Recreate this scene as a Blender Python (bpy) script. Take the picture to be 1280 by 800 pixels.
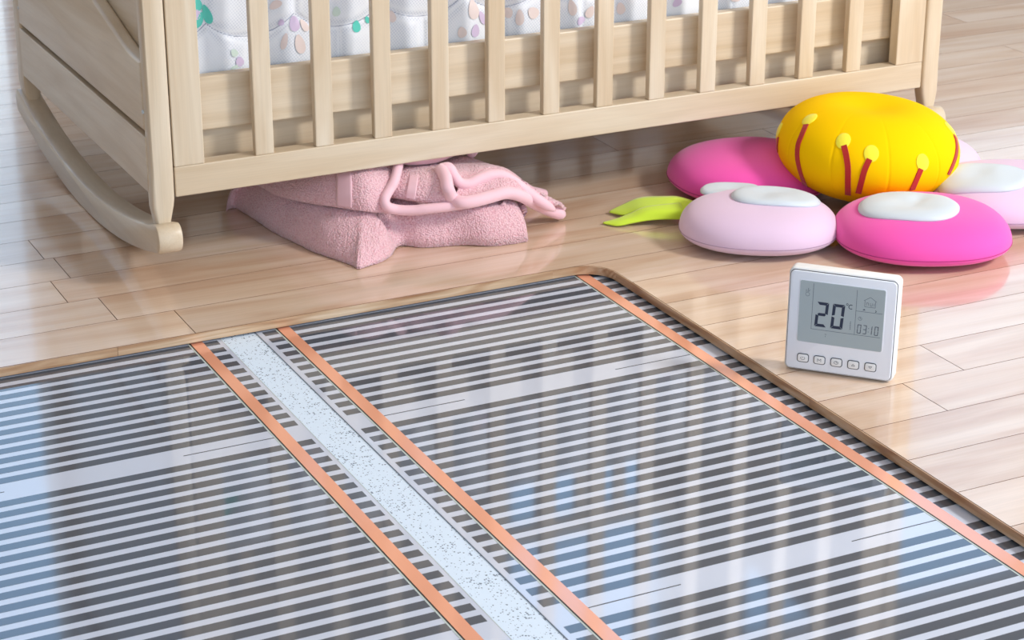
import bpy, bmesh, math, random
from mathutils import Vector, Matrix, noise

# ---------------------------------------------------------------- camera, sky, sun, exposure
sc = bpy.context.scene
col = sc.collection
for o in list(bpy.data.objects):
    bpy.data.objects.remove(o)
FPX, PITCH, YAW, CAM_H = 2636.1, math.radians(21.85), math.radians(26.433), 1.0
cam_d = bpy.data.cameras.new('camera')
cam = bpy.data.objects.new('camera', cam_d)
col.objects.link(cam)
cam.location = (0, 0, CAM_H)
cam.rotation_euler = (math.pi / 2 - PITCH, 0, -YAW)
cam_d.sensor_fit = 'HORIZONTAL'
cam_d.sensor_width = 36
cam_d.lens = 36 * FPX / 1280
cam_d.clip_start = .05
cam_d.clip_end = 60
cam_d.dof.use_dof = True
cam_d.dof.focus_distance = 2.45
cam_d.dof.aperture_fstop = 20
sc.camera = cam

world = bpy.data.worlds.new('sky')
sc.world = world
world.use_nodes = True
wn, wl = world.node_tree.nodes, world.node_tree.links
bg = wn['Background']
tc = wn.new('ShaderNodeTexCoord')
sp = wn.new('ShaderNodeSeparateXYZ')
wl.new(tc.outputs['Generated'], sp.inputs[0])
rp = wn.new('ShaderNodeValToRGB')
rp.color_ramp.elements[0].position = 0.0
rp.color_ramp.elements[0].color = (.62, .56, .50, 1)
rp.color_ramp.elements[1].position = 1.0
rp.color_ramp.elements[1].color = (.24, .48, 1.0, 1)
e = rp.color_ramp.elements.new(.02)
e.color = (.94, .97, 1.0, 1)
e = rp.color_ramp.elements.new(.24)
e.color = (.74, .87, 1.0, 1)
e = rp.color_ramp.elements.new(.42)
e.color = (.40, .66, 1.0, 1)
wl.new(sp.outputs['Z'], rp.inputs[0])
wl.new(rp.outputs[0], bg.inputs[0])
bg.inputs[1].default_value = 1.9

# daylight from the room's window on the right, in front of the cradle
win_d = bpy.data.lights.new('window_light', 'AREA')
win_d.shape = 'RECTANGLE'
win_d.size, win_d.size_y = .5, .5
win_d.energy = 64
win_d.color = (1.0, .985, .96)
win_l = bpy.data.objects.new('window_light', win_d)
col.objects.link(win_l)
win_l.location = (3.0, .50, 1.90)
win_l.rotation_euler = (Vector((1.5, 2.4, 0)) - win_l.location).to_track_quat('-Z', 'Y').to_euler()

sc.view_settings.view_transform = 'Standard'
sc.view_settings.look = 'None'
sc.view_settings.gamma = 1
sc.view_settings.use_curve_mapping = False
sc.view_settings.exposure = 0.10

# ---------------------------------------------------------------- pixel rays to points on known planes
_f = Vector((math.sin(YAW) * math.cos(PITCH), math.cos(YAW) * math.cos(PITCH), -math.sin(PITCH)))
_r = Vector((math.cos(YAW), -math.sin(YAW), 0))
_u = _r.cross(_f)
CAM = Vector((0, 0, CAM_H))
def ray(px, py):
    return _f + _r * ((px - 640) / FPX) - _u * ((py - 400) / FPX)
def gz(px, py, z=0.0):
    d = ray(px, py)
    return CAM + d * ((z - CAM_H) / d.z)
def gy(px, py, Y):
    d = ray(px, py)
    return CAM + d * (Y / d.y)

# ---------------------------------------------------------------- materials
def srgb(r, g, b):
    f = lambda c: (c / 255 / 12.92) if c / 255 <= .04045 else ((c / 255 + .055) / 1.055) ** 2.4
    return (f(r), f(g), f(b), 1)

def new_mat(name, base=(.8, .8, .8, 1), rough=.5, spec=.5, metallic=0):
    m = bpy.data.materials.new(name)
    m.use_nodes = True
    b = m.node_tree.nodes['Principled BSDF']
    b.inputs['Base Color'].default_value = base
    b.inputs['Roughness'].default_value = rough
    b.inputs['Specular IOR Level'].default_value = spec
    b.inputs['Metallic'].default_value = metallic
    return m, m.node_tree.nodes, m.node_tree.links, b

def ramp(n, stops):
    r = n.new('ShaderNodeValToRGB')
    els = r.color_ramp.elements
    els[0].position, els[0].color = stops[0]
    els[1].position, els[1].color = stops[-1]
    for p, c in stops[1:-1]:
        x = els.new(p)
        x.color = c
    return r

def mix(n, l, fac, a, b, blend='MIX'):
    x = n.new('ShaderNodeMix')
    x.data_type = 'RGBA'
    x.blend_type = blend
    if isinstance(fac, (int, float)):
        x.inputs[0].default_value = fac
    else:
        l.new(fac, x.inputs[0])
    for s, v in ((6, a), (7, b)):
        if isinstance(v, tuple):
            x.inputs[s].default_value = v
        else:
            l.new(v, x.inputs[s])
    return x.outputs[2]

def bump(n, l, b, height, strength, dist=.001):
    bp = n.new('ShaderNodeBump')
    bp.inputs['Strength'].default_value = strength
    bp.inputs['Distance'].default_value = dist
    l.new(height, bp.inputs['Height'])
    l.new(bp.outputs[0], b.inputs['Normal'])

def wood(name, light, mid, dark, axis='X', rough=.4, spec=.5, along=1.6, across=16, vary=.06, coat=0, streak=.55, fib=.5):
    m, n, l, b = new_mat(name, rough=rough, spec=spec)
    tcn = n.new('ShaderNodeTexCoord')
    oi = n.new('ShaderNodeObjectInfo')
    mul = n.new('ShaderNodeVectorMath'); mul.operation = 'MULTIPLY_ADD'
    mul.inputs[1].default_value = (7.3, 13.1, 3.7)
    cmb = n.new('ShaderNodeCombineXYZ')
    for k in range(3):
        l.new(oi.outputs['Random'], cmb.inputs[k])
    l.new(cmb.outputs[0], mul.inputs[0])
    l.new(tcn.outputs['Object'], mul.inputs[2])
    def mapped(al, ac):
        mp = n.new('ShaderNodeMapping')
        s = {'X': (al, ac, ac), 'Y': (ac, al, ac), 'Z': (ac, ac, al)}[axis]
        mp.inputs['Scale'].default_value = s
        l.new(mul.outputs[0], mp.inputs[0])
        return mp.outputs[0]
    n1 = n.new('ShaderNodeTexNoise')
    n1.inputs['Scale'].default_value = 1
    n1.inputs['Detail'].default_value = 4
    n1.inputs['Distortion'].default_value = 1.1
    l.new(mapped(along, across), n1.inputs['Vector'])
    # growth rings: a folded slow noise gives the arched figure of flat-sawn boards
    n2 = n.new('ShaderNodeTexNoise')
    n2.inputs['Scale'].default_value = 1
    n2.inputs['Detail'].default_value = 1
    l.new(mapped(along * .6, across * .55), n2.inputs['Vector'])
    sn = n.new('ShaderNodeMath'); sn.operation = 'MULTIPLY'; sn.inputs[1].default_value = 42
    l.new(n2.outputs[0], sn.inputs[0])
    s2 = n.new('ShaderNodeMath'); s2.operation = 'SINE'
    l.new(sn.outputs[0], s2.inputs[0])
    s3 = n.new('ShaderNodeMapRange')
    s3.inputs['From Min'].default_value = -.2
    s3.inputs['From Max'].default_value = 1
    s3.inputs['To Max'].default_value = streak
    l.new(s2.outputs[0], s3.inputs[0])
    n3 = n.new('ShaderNodeTexNoise')
    n3.inputs['Scale'].default_value = 1
    n3.inputs['Detail'].default_value = 3
    l.new(mapped(along * 4, across * 22), n3.inputs['Vector'])
    r1 = ramp(n, [(.30, dark), (.52, mid), (.70, light)])
    l.new(n1.outputs[0], r1.inputs[0])
    c = mix(n, l, s3.outputs[0], r1.outputs[0], mid, 'MULTIPLY')
    r3 = ramp(n, [(.35, (1 - .35 * fib,) * 3 + (1,)), (.6, (1, 1, 1, 1))])
    l.new(n3.outputs[0], r3.inputs[0])
    c = mix(n, l, .6, c, r3.outputs[0], 'MULTIPLY')
    hv = n.new('ShaderNodeHueSaturation')
    mr = n.new('ShaderNodeMapRange')
    mr.inputs['To Min'].default_value = 1 - vary
    mr.inputs['To Max'].default_value = 1 + vary
    l.new(oi.outputs['Random'], mr.inputs[0])
    l.new(mr.outputs[0], hv.inputs['Value'])
    l.new(c, hv.inputs['Color'])
    l.new(hv.outputs[0], b.inputs['Base Color'])
    if coat:
        b.inputs['Coat Weight'].default_value = coat
        b.inputs['Coat Roughness'].default_value = .06
    bump(n, l, b, n3.outputs[0], .06, .0006)
    return m

M = {}
M['plank'] = wood('plank_wood', srgb(233, 211, 191), srgb(224, 197, 172), srgb(205, 168, 138), 'X', .18, .5, 1.5, 13, .035, coat=.6, streak=.2, fib=.25)
M['edge'] = wood('plank_edge_wood', srgb(222, 198, 170), srgb(205, 172, 138), srgb(176, 134, 98), 'X', .3, .5, 5, 60, .03)
M['plank_side'] = new_mat('plank_side_stain', srgb(122, 84, 60), .8, .2)[0]
M['edgeY'] = wood('plank_edge_wood_y', srgb(216, 188, 158), srgb(198, 164, 128), srgb(170, 128, 92), 'Y', .3, .5, 5, 60, .03)
CW = (srgb(222, 207, 184), srgb(214, 196, 170), srgb(204, 182, 152))
for ax in 'XYZ':
    M['crib' + ax] = wood('cradle_wood_' + ax.lower(), *CW, axis=ax, rough=.38, along=2.2, across=26, vary=.015, streak=.10, fib=.25)

def film_finish(n, l, b, rough=.06):
    """clear glossy PET top layer shared by everything printed on the film"""
    b.inputs['Roughness'].default_value = rough
    b.inputs['IOR'].default_value = 1.8

m, n, l, b = new_mat('film_sheet', srgb(206, 213, 228)); film_finish(n, l, b); M['film'] = m
m, n, l, b = new_mat('carbon_print', srgb(82, 88, 98)); film_finish(n, l, b); M['carbon'] = m
m, n, l, b = new_mat('copper_foil', srgb(247, 172, 138)); film_finish(n, l, b, .10)
b.inputs['Metallic'].default_value = .15
M['copper'] = m
M['black'] = new_mat('black_print', (.012, .014, .012, 1), .3)[0]
M['grey_line'] = new_mat('grey_film_edge', srgb(128, 134, 146), .4)[0]
M['silver_line'] = new_mat('silver_print', srgb(196, 206, 200), .3)[0]

m, n, l, b = new_mat('speckled_underlay', srgb(222, 232, 244), .75, .3)
g = n.new('ShaderNodeTexCoord')
v1 = n.new('ShaderNodeTexVoronoi'); v1.inputs['Scale'].default_value = 400
l.new(g.outputs['Object'], v1.inputs['Vector'])
nz = n.new('ShaderNodeTexNoise'); nz.inputs['Scale'].default_value = 22
l.new(g.outputs['Object'], nz.inputs['Vector'])
sc1 = n.new('ShaderNodeSeparateColor'); l.new(v1.outputs['Color'], sc1.inputs[0])
pw = n.new('ShaderNodeMath'); pw.operation = 'POWER'; pw.inputs[1].default_value = 2.2
l.new(sc1.outputs[0], pw.inputs[0])
th = n.new('ShaderNodeMath'); th.operation = 'MULTIPLY'
l.new(pw.outputs[0], th.inputs[0]); l.new(nz.outputs[0], th.inputs[1])
lt = n.new('ShaderNodeMath'); lt.operation = 'LESS_THAN'
l.new(v1.outputs['Distance'], lt.inputs[0]); l.new(th.outputs[0], lt.inputs[1])
l.new(mix(n, l, lt.outputs[0], srgb(222, 236, 250), srgb(122, 134, 150)), b.inputs['Base Color'])
M['underlay'] = m
M['concrete'] = new_mat('concrete', srgb(120, 118, 114), .8)[0]

def fabric(name, c, rough=.75, bumpscale=900, strength=.12, sheen=.25):
    m, n, l, b = new_mat(name, c, rough, .25)
    b.inputs['Sheen Weight'].default_value = sheen
    t = n.new('ShaderNodeTexCoord')
    v = n.new('ShaderNodeTexNoise'); v.inputs['Scale'].default_value = bumpscale
    l.new(t.outputs['Object'], v.inputs['Vector'])
    bump(n, l, b, v.outputs[0], strength, .0008)
    return m
M['pink'] = fabric('hot_pink_fabric', srgb(243, 84, 176))
M['lilac'] = fabric('lilac_fabric', srgb(224, 196, 220))
M['yellow'] = fabric('yellow_fabric', srgb(250, 200, 0), .85, sheen=0)
M['yellow'].node_tree.nodes['Principled BSDF'].inputs['Specular IOR Level'].default_value = .08
M['dot'] = fabric('pale_yellow_felt', srgb(250, 236, 60), .9, 500, .4)
M['red'] = fabric('dark_red_ribbon', srgb(176, 36, 30), .7)
M['pad'] = fabric('pale_grey_satin', srgb(206, 215, 222), .5, 300, .05)
M['lime'] = fabric('lime_green_felt', srgb(206, 234, 62), .8)
M['pink_seam'] = new_mat('pink_seam_thread', srgb(176, 50, 120), .8)[0]
M['lilac_seam'] = new_mat('lilac_seam_thread', srgb(176, 146, 172), .8)[0]

m, n, l, b = new_mat('pink_terry', srgb(222, 166, 176), .95, .1)
b.inputs['Sheen Weight'].default_value = .5
t = n.new('ShaderNodeTexCoord')
v = n.new('ShaderNodeTexVoronoi'); v.inputs['Scale'].default_value = 430
l.new(t.outputs['Object'], v.inputs['Vector'])
r = ramp(n, [(.0, srgb(248, 210, 214)), (.8, srgb(224, 168, 176))])
l.new(v.outputs['Distance'], r.inputs[0])
l.new(r.outputs[0], b.inputs['Base Color'])
iv = n.new('ShaderNodeMath'); iv.operation = 'SUBTRACT'; iv.inputs[0].default_value = 1
l.new(v.outputs['Distance'], iv.inputs[1])
bump(n, l, b, iv.outputs[0], .8, .002)
M['terry'] = m
M['satin'] = fabric('pink_satin_hem', srgb(240, 194, 202), .6, 700, .1, .4)

m, n, l, b = new_mat('quilt_mesh_fabric', srgb(226, 230, 240), .8, .3)
t = n.new('ShaderNodeTexCoord')
mp = n.new('ShaderNodeMapping'); mp.inputs['Rotation'].default_value = (0, math.radians(35), 0)
l.new(t.outputs['Object'], mp.inputs[0])
v = n.new('ShaderNodeTexVoronoi'); v.inputs['Scale'].default_value = 300; v.inputs['Randomness'].default_value = 0
l.new(mp.outputs[0], v.inputs['Vector'])
r = ramp(n, [(.2, srgb(214, 219, 230)), (.55, srgb(238, 241, 247))])
l.new(v.outputs['Distance'], r.inputs[0]); l.new(r.outputs[0], b.inputs['Base Color'])
bump(n, l, b, v.outputs['Distance'], .25, .001)
M['quilt'] = m
for k, c in dict(teal=(98, 206, 190), mauve=(214, 196, 224), peach=(232, 216, 212), green=(208, 224, 214)).items():
    M['q_' + k] = fabric('quilt_print_' + k, srgb(*c), .85)

M['white_plastic'] = new_mat('white_plastic', srgb(240, 240, 240), .35)[0]
M['face_plastic'] = new_mat('silver_white_plastic', srgb(240, 244, 252), .32)[0]
M['groove'] = new_mat('dark_grey_groove', srgb(70, 74, 82), .5)[0]
M['lcd'] = new_mat('lcd_grey', srgb(176, 188, 191), .12)[0]
M['ink'] = new_mat('lcd_ink', srgb(38, 48, 72), .4)[0]
M['ink2'] = new_mat('lcd_thin_ink', srgb(84, 94, 108), .4)[0]
M['wall'] = new_mat('greige_wall_paint', srgb(172, 165, 156), .8)[0]
M['ceiling'] = new_mat('white_ceiling_paint', srgb(238, 236, 232), .8)[0]
M['frame'] = new_mat('white_window_frame', srgb(214, 216, 218), .5)[0]
m, n, l, b = new_mat('window_glass', (1, 1, 1, 1), 0, .5)
b.inputs['Transmission Weight'].default_value = 1
b.inputs['IOR'].default_value = 1.01
M['glass'] = m

# ---------------------------------------------------------------- mesh helpers
def link(name, me, mat, parent=None):
    o = bpy.data.objects.new(name, me)
    if mat and not me.materials:
        me.materials.append(mat)
    col.objects.link(o)
    if parent is not None:
        o.parent = parent
    return o

def mesh(name, v, f, mat, parent=None, smooth=False):
    me = bpy.data.meshes.new(name)
    me.from_pydata([tuple(p) for p in v], [], f)
    me.update()
    if smooth:
        for p in me.polygons:
            p.use_smooth = True
    return link(name, me, mat, parent)

def box_bm(lo, hi, bev=0, seg=2):
    bm = bmesh.new()
    bmesh.ops.create_cube(bm, size=1)
    lo, hi = Vector(lo), Vector(hi)
    for v in bm.verts:
        v.co = Vector([lo[i] + (v.co[i] + .5) * (hi[i] - lo[i]) for i in range(3)])
    if bev:
        bmesh.ops.bevel(bm, geom=bm.edges[:], offset=bev, segments=seg, affect='EDGES', profile=.5)
    return bm

def box(name, lo, hi, mat, parent=None, bev=0, seg=2, centre=True):
    lo, hi = Vector(lo), Vector(hi)
    c = (lo + hi) / 2 if centre else Vector()
    bm = box_bm(lo - c, hi - c, bev, seg)
    me = bpy.data.meshes.new(name)
    bm.to_mesh(me)
    bm.free()
    o = link(name, me, mat, parent)
    o.location = c
    return o

def prism(name, pts, axis, a, b_, mat, parent=None, bev=0, smooth_angle=40, seg=2):
    """extrude a closed 2-D outline; axis 'X': pts are (y,z), 'Z': pts are (x,y), 'Y': pts are (x,z)"""
    bm = bmesh.new()
    def P(p, t):
        return {'X': (t, p[0], p[1]), 'Z': (p[0], p[1], t), 'Y': (p[0], t, p[1])}[axis]
    v0 = [bm.verts.new(P(p, a)) for p in pts]
    v1 = [bm.verts.new(P(p, b_)) for p in pts]
    n_ = len(pts)
    caps = [bm.faces.new(v0), bm.faces.new(v1)]
    for i in range(n_):
        bm.faces.new((v0[i], v0[(i + 1) % n_], v1[(i + 1) % n_], v1[i]))
    bmesh.ops.recalc_face_normals(bm, faces=bm.faces[:])
    if bev:
        ed = set(e for f in caps for e in f.edges)
        bmesh.ops.bevel(bm, geom=list(ed), offset=bev, segments=seg, affect='EDGES', profile=.5)
    me = bpy.data.meshes.new(name)
    bm.to_mesh(me)
    bm.free()
    for p in me.polygons:
        p.use_smooth = len(p.vertices) <= 4
    me.set_sharp_from_angle(angle=math.radians(smooth_angle))
    return link(name, me, mat, parent)

def catmull(pts, n, closed=False):
    pts = [Vector(p) for p in pts]
    N = len(pts)
    out = []
    segs = N if closed else N - 1
    for i in range(n):
        t = i / (n if closed else n - 1) * segs
        k = min(int(t), segs - 1)
        t -= k
        if closed:
            a, b_, c, d = (pts[(k + j) % N] for j in (-1, 0, 1, 2))
        else:
            b_, c = pts[k], pts[k + 1]
            a = pts[k - 1] if k else b_ * 2 - c
            d = pts[k + 2] if k + 2 < N else c * 2 - b_
        out.append(.5 * (b_ * 2 + (c - a) * t + (a * 2 - b_ * 5 + c * 4 - d) * t * t + (b_ * 3 - a - c * 3 + d) * t ** 3))
    return out

def tube(name, path, rad, mat, parent=None, sides=8, closed=False, flat=1.0):
    V, F = [], []
    n_ = len(path)
    for i, p in enumerate(path):
        a = path[(i - 1) % n_] if closed or i else p
        c = path[(i + 1) % n_] if closed or i < n_ - 1 else p
        t = (c - a).normalized()
        s = t.cross(Vector((0, 0, 1)))
        s = s.normalized() if s.length > 1e-4 else Vector((1, 0, 0))
        q = s.cross(t)
        r_ = rad(i / (n_ - 1)) if callable(rad) else rad
        for k in range(sides):
            w = 2 * math.pi * k / sides
            V.append(p + s * math.cos(w) * r_ + q * math.sin(w) * r_ * flat)
    for i in range(n_ if closed else n_ - 1):
        for k in range(sides):
            j, kk = (i + 1) % n_, (k + 1) % sides
            F.append((i * sides + k, i * sides + kk, j * sides + kk, j * sides + k))
    if not closed:
        F.append(tuple(range(sides))[::-1])
        F.append(tuple((n_ - 1) * sides + k for k in range(sides)))
    return mesh(name, V, F, mat, parent, True)

def empty(name, loc=(0, 0, 0), rz=0):
    o = bpy.data.objects.new(name, None)
    o.empty_display_size = .05
    col.objects.link(o)
    o.location = loc
    o.rotation_euler = (0, 0, rz)
    return o

def tag(o, label=None, cat=None, group=None, kind=None):
    if label: o['label'] = label
    if cat: o['category'] = cat
    if group: o['group'] = group
    if kind: o['kind'] = kind
    return o

# ---------------------------------------------------------------- the room: floor of separate planks with a cut-out, far wall with windows
rng = random.Random(4)
SEAM0, PITCH_Y = 2.3700, .0873
CUT_X0, CUT_X1 = .2625, 1.3140
CUT_K0 = -16
CUT_Y0, CUT_Y1 = SEAM0 + CUT_K0 * PITCH_Y, SEAM0
CUT_R = .045
PT = .0118
floor = box('floor', (-3, -1.5, -.12), (7.5, 4.8, -.0205), M['concrete'], centre=False)
tag(floor, 'pale wooden plank floor with a rectangular opening over heating film', kind='structure')

plank_cache = {}
def dark_sides(me):
    """tongue-and-groove sides of a plank are stained dark brown"""
    me.materials.append(M['plank_side'])
    for p in me.polygons:
        if abs(p.normal.z) < .5:
            p.material_index = 1
def plank(x0, x1, y0, y1, corner=False):
    g_ = .0005
    x0 += g_; x1 -= g_; y0 += g_; y1 -= g_
    if not corner:
        key = (round(x1 - x0, 3), round(y1 - y0, 4))
        if key not in plank_cache:
            o = box('plank', (-(x1 - x0) / 2, -(y1 - y0) / 2, -PT), ((x1 - x0) / 2, (y1 - y0) / 2, 0), M['plank'], floor, centre=False)
            dark_sides(o.data)
            plank_cache[key] = o.data
        else:
            o = link('plank', plank_cache[key], None, floor)
        o.location = ((x0 + x1) / 2, (y0 + y1) / 2, 0)
    else:
        cx, cy, r_ = CUT_X1 - CUT_R, CUT_Y1 - CUT_R, CUT_R
        pts = [(x1, y0), (x1, y1), (cx, y1)]
        pts += [(cx + r_ * math.sin(a), cy + r_ * math.cos(a)) for a in [math.pi / 2 * i / 12 for i in range(1, 13)]]
        pts.append((CUT_X1 + .0002, y0))
        mx, my = (x0 + x1) / 2, (y0 + y1) / 2
        o = prism('plank', [(p[0] - mx, p[1] - my) for p in pts], 'Z', -PT, 0, M['plank'], floor)
        dark_sides(o.data)
        o.location = (mx, my, 0)

# end joints that the photograph shows: row index -> x of one joint
J = {0: .735, 2: .62, 3: .6475, 4: .635, 5: 1.584, 1: .66}
for q in [(1151, 432), (1129, 480)]:
    p = gz(*q)
    J[math.floor((p.y - .01 - SEAM0) / PITCH_Y)] = p.x
J[4] = .635
for q in [(785, 291), (830, 190), (76, 184), (440, 262)]:
    p = gz(*q)
    J.setdefault(math.floor((p.y - .005 - SEAM0) / PITCH_Y), p.x)
for k in range(-26, 28):
    y0, y1 = SEAM0 + k * PITCH_Y, SEAM0 + (k + 1) * PITCH_Y
    if y1 > 4.75:
        break
    L = 1.22
    j = J.get(k, rng.uniform(.3, 1.5))
    xs = sorted([j + i * L for i in range(-4, 5)])
    lo, hi = -.9, 4.6
    spans = [(lo, hi)]
    if CUT_K0 <= k < 0:
        spans = [(lo, CUT_X0), (CUT_X1, hi)]
    for s0, s1 in spans:
        edges = [s0] + [x for x in xs if s0 + .06 < x < s1 - .06] + [s1]
        for i_, (a, b2) in enumerate(zip(edges, edges[1:])):
            plank(a, b2, y0, y1, corner=(k == -1 and abs(a - CUT_X1) < 1e-6))

# thin wooden edging glued round the opening
EZ0, EZ1, ET = -.0116, -.0003, .0016
def strip(path, m_='edge'):
    V, F = [], []
    n_ = len(path)
    for i, p in enumerate(path):
        a, c = path[max(i - 1, 0)], path[min(i + 1, n_ - 1)]
        t = (Vector(c) - Vector(a)).normalized()
        nn = Vector((t.y, -t.x))
        for w, z in ((0, EZ0), (0, EZ1), (ET, EZ1), (ET, EZ0)):
            V.append((p[0] + nn.x * w, p[1] + nn.y * w, z))
    for i in range(n_ - 1):
        for k_ in range(4):
            kk = (k_ + 1) % 4
            F.append((i * 4 + k_, i * 4 + kk, (i + 1) * 4 + kk, (i + 1) * 4 + k_))
    F += [(0, 1, 2, 3), tuple((n_ - 1) * 4 + k_ for k_ in (3, 2, 1, 0))]
    c = Vector((sum(v[0] for v in V) / len(V), sum(v[1] for v in V) / len(V), 0))
    o = mesh('edge_strip', [Vector(v) - c for v in V], F, M[m_], floor)
    o.location = c
    return o
cx, cy = CUT_X1 - CUT_R, CUT_Y1 - CUT_R
arc = [(cx + CUT_R * math.sin(a), cy + CUT_R * math.cos(a)) for a in [math.pi / 2 * i / 16 for i in range(17)]]
strip([(CUT_X0, CUT_Y1), (.6335, CUT_Y1)])
strip([(.6340, CUT_Y1), (1.0, CUT_Y1), (cx - .03, CUT_Y1)])
st = strip([(cx - .03, CUT_Y1)] + arc)
strip([(CUT_X1, cy), (CUT_X1, 2.0), (CUT_X1, 1.8602)], 'edgeY')
for p in st.data.polygons:
    p.use_smooth = True
st.data.set_sharp_from_angle(angle=math.radians(40))
strip([(CUT_X1, 1.8598), (CUT_X1, CUT_Y0)], 'edgeY')
strip([(CUT_X1, CUT_Y0), (CUT_X0, CUT_Y0)])
strip([(CUT_X0, CUT_Y0), (CUT_X0, CUT_Y1)])

# far wall with tall windows (it shows in the gloss of floor and film)
WY0, WY1, WH = 4.80, 4.98, 2.7
wins = [(-.75, 1.15), (2.36, 2.98), (3.18, 5.6)]
ceil = box('ceiling', (-3, -1.5, 2.7), (7.5, 4.98, 2.8), M['ceiling'], centre=False)  # out of view, added to cut ambient sky light and strengthen window reflections
tag(ceil, 'unseen white ceiling of the room, added to cut sky light', kind='structure')
wl_ = box('wall_left', (-3.15, -1.5, -.02), (-3, 4.98, 2.7), M['wall'], centre=False)  # unseen side wall, put in with the ceiling to dim the sky fill
tag(wl_, 'unseen greige side wall of the room, added to cut sky light', kind='structure')
wall = empty('wall_back', (0, WY0, 0))
tag(wall, 'greige wall behind the cradle with tall windows', kind='structure')
xs = [-3] + [x for w in wins for x in w] + [7.5]
for i in range(0, len(xs), 2):
    o = box('wall_pier', (xs[i], WY0, -.02), (xs[i + 1], WY1, WH), M['wall'], wall)
    o.location.y -= WY0
SILL = [.06, .80, .80]
for (x0, x1), sl in zip(wins, SILL):
    for z0, z1 in ((-.02, sl), (2.45, WH)):
        o = box('wall_panel', (x0, WY0, z0), (x1, WY1, z1), M['wall'], wall)
        o.location.y -= WY0
for i, ((x0, x1), sl) in enumerate(zip(wins, SILL)):
    w = empty('window_%d' % (i + 1), (x0, WY0 + .05, sl))
    tag(w, ['tall white framed glazed door in the wall', 'narrow white framed window in the wall', 'wide white framed window with a mullion in the wall'][i], kind='structure')
    H_, W_ = 2.45 - sl, x1 - x0
    for lo, hi in (((0, 0, 0), (.05, .06, H_)), ((W_ - .05, 0, 0), (W_, .06, H_)), ((.05, 0, 0), (W_ - .05, .06, .05)), ((.05, 0, H_ - .05), (W_ - .05, .06, H_))):
        box('window_frame', lo, hi, M['frame'], w, bev=.004)
    if W_ > 1.2:
        box('mullion', (W_ / 2 - .03, 0, .05), (W_ / 2 + .03, .06, H_ - .05), M['frame'], w, bev=.004)

# ---------------------------------------------------------------- underlay and heating films in the opening
und = box('underlay_board', (CUT_X0 - .04, CUT_Y0 - .04, -.0205), (CUT_X1 + .04, CUT_Y1 + .05, -.0152), M['underlay'])
tag(und, 'white speckled underlay board showing as a strip between two films', 'underlay')
FZ = -.0152
def film(name, x_left, bars, coppers, dashes, label):
    x0, x1 = x_left
    y0, y1 = CUT_Y0 - .02, CUT_Y1 + .03
    root = box(name, (x0, y0, FZ), (x1, y1, FZ + .0008), M['film'], centre=False)
    tag(root, label, 'heating film', 'heating films in the floor opening')
    z = FZ + .0008
    bw = bars[1] - bars[0]
    me = None
    for s in range(-2, 4):
        for k in range(19):
            top = 2.0422 + s * .4989 - k * .02462
            if top > y1 - .002 or top - .014 < y0 + .002:
                continue
            if me is None:
                o = box('carbon_stripe', (-bw / 2, -.007, 0), (bw / 2, .007, .00015), M['carbon'], root, centre=False)
                me = o.data
            else:
                o = link('carbon_stripe', me, None, root)
            o.location = ((bars[0] + bars[1]) / 2, top - .007, z)
    ym, yl = (y0 + y1) / 2, y1 - y0
    for c0, c1 in coppers:
        box('copper_strip', (c0, y0, z), (c1, y1, z + .0005), M['copper'], root)
        box('black_line', (c0 - .0017, y0, z), (c0, y1, z + .0004), M['black'], root)
        box('silver_line', (c0 - .0036, y0, z), (c0 - .0017, y1, z + .0003), M['silver_line'], root)
    for s in range(-2, 2):
        y = 2.0637 + s * .4989
        if y - .002 < y0 or y > y1:
            continue
        for d0, d1 in dashes:
            box('printed_dash', (d0, y - .0006, z), (d1, y + .0006, z + .0002), M['black'], root)
    box('border_line', (x0 - .0004, y0, FZ), (x0 + .0003, y1, z + .0002), M['grey_line'], root)
    box('border_line', (x1 - .0006, y0, FZ), (x1, y1, z + .0002), M['silver_line'], root)
    return root
film('heating_film', (.8145, 1.3300), (.8218, 1.3270), [(.8437, .8597), (1.2765, 1.2935)], [(.8597, .9635), (1.1667, 1.2729)],
     'grey striped heating film with copper strips, under the floor edge beside the thermostat')
film('heating_film', (.2560, .7676), (.2590, .7618), [(.2955, .3115), (.7280, .7435)], [(.3115, .4170), (.6175, .7244)],
     'grey striped heating film lying on the other side of the speckled strip from the thermostat')

# ---------------------------------------------------------------- rocking cradle
CX0, CX1, CY0, CY1 = .747, 2.012, 2.557, 3.265
OX, OY = 1.38, 2.91
crib = empty('rocking_cradle', (OX, OY, 0))
tag(crib, 'pale wooden slatted baby cradle standing on two curved rockers', 'cradle')
def cbox(name, lo, hi, mat, bev=.002, parent=crib):
    o = box(name, lo, hi, M[mat], parent, bev)
    if parent is crib:
        o.location -= Vector((OX, OY, 0))
    return o
TOP = .90
def leg(side, front):
    xo = CX0 if side < 0 else CX1
    def xx(t):                    # t measured inward from the outer face
        return xo + t * (1 if side < 0 else -1)
    prof = [(.003, .070), (.003, .082), (-.001, .105), (-.001, .125), (0, .15), (0, TOP), (.030, TOP), (.030, .15), (.0295, .115), (.028, .105), (.0225, .082), (.0225, .070)]
    ya, yb = (CY0, CY0 + .024) if front else (CY1 - .040, CY1)
    o = prism('leg', [(xx(p[0]) - OX, p[1]) for p in prof], 'Y', ya - OY, yb - OY, M['cribZ'], crib, bev=.005, smooth_angle=30, seg=3)
    return o
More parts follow.
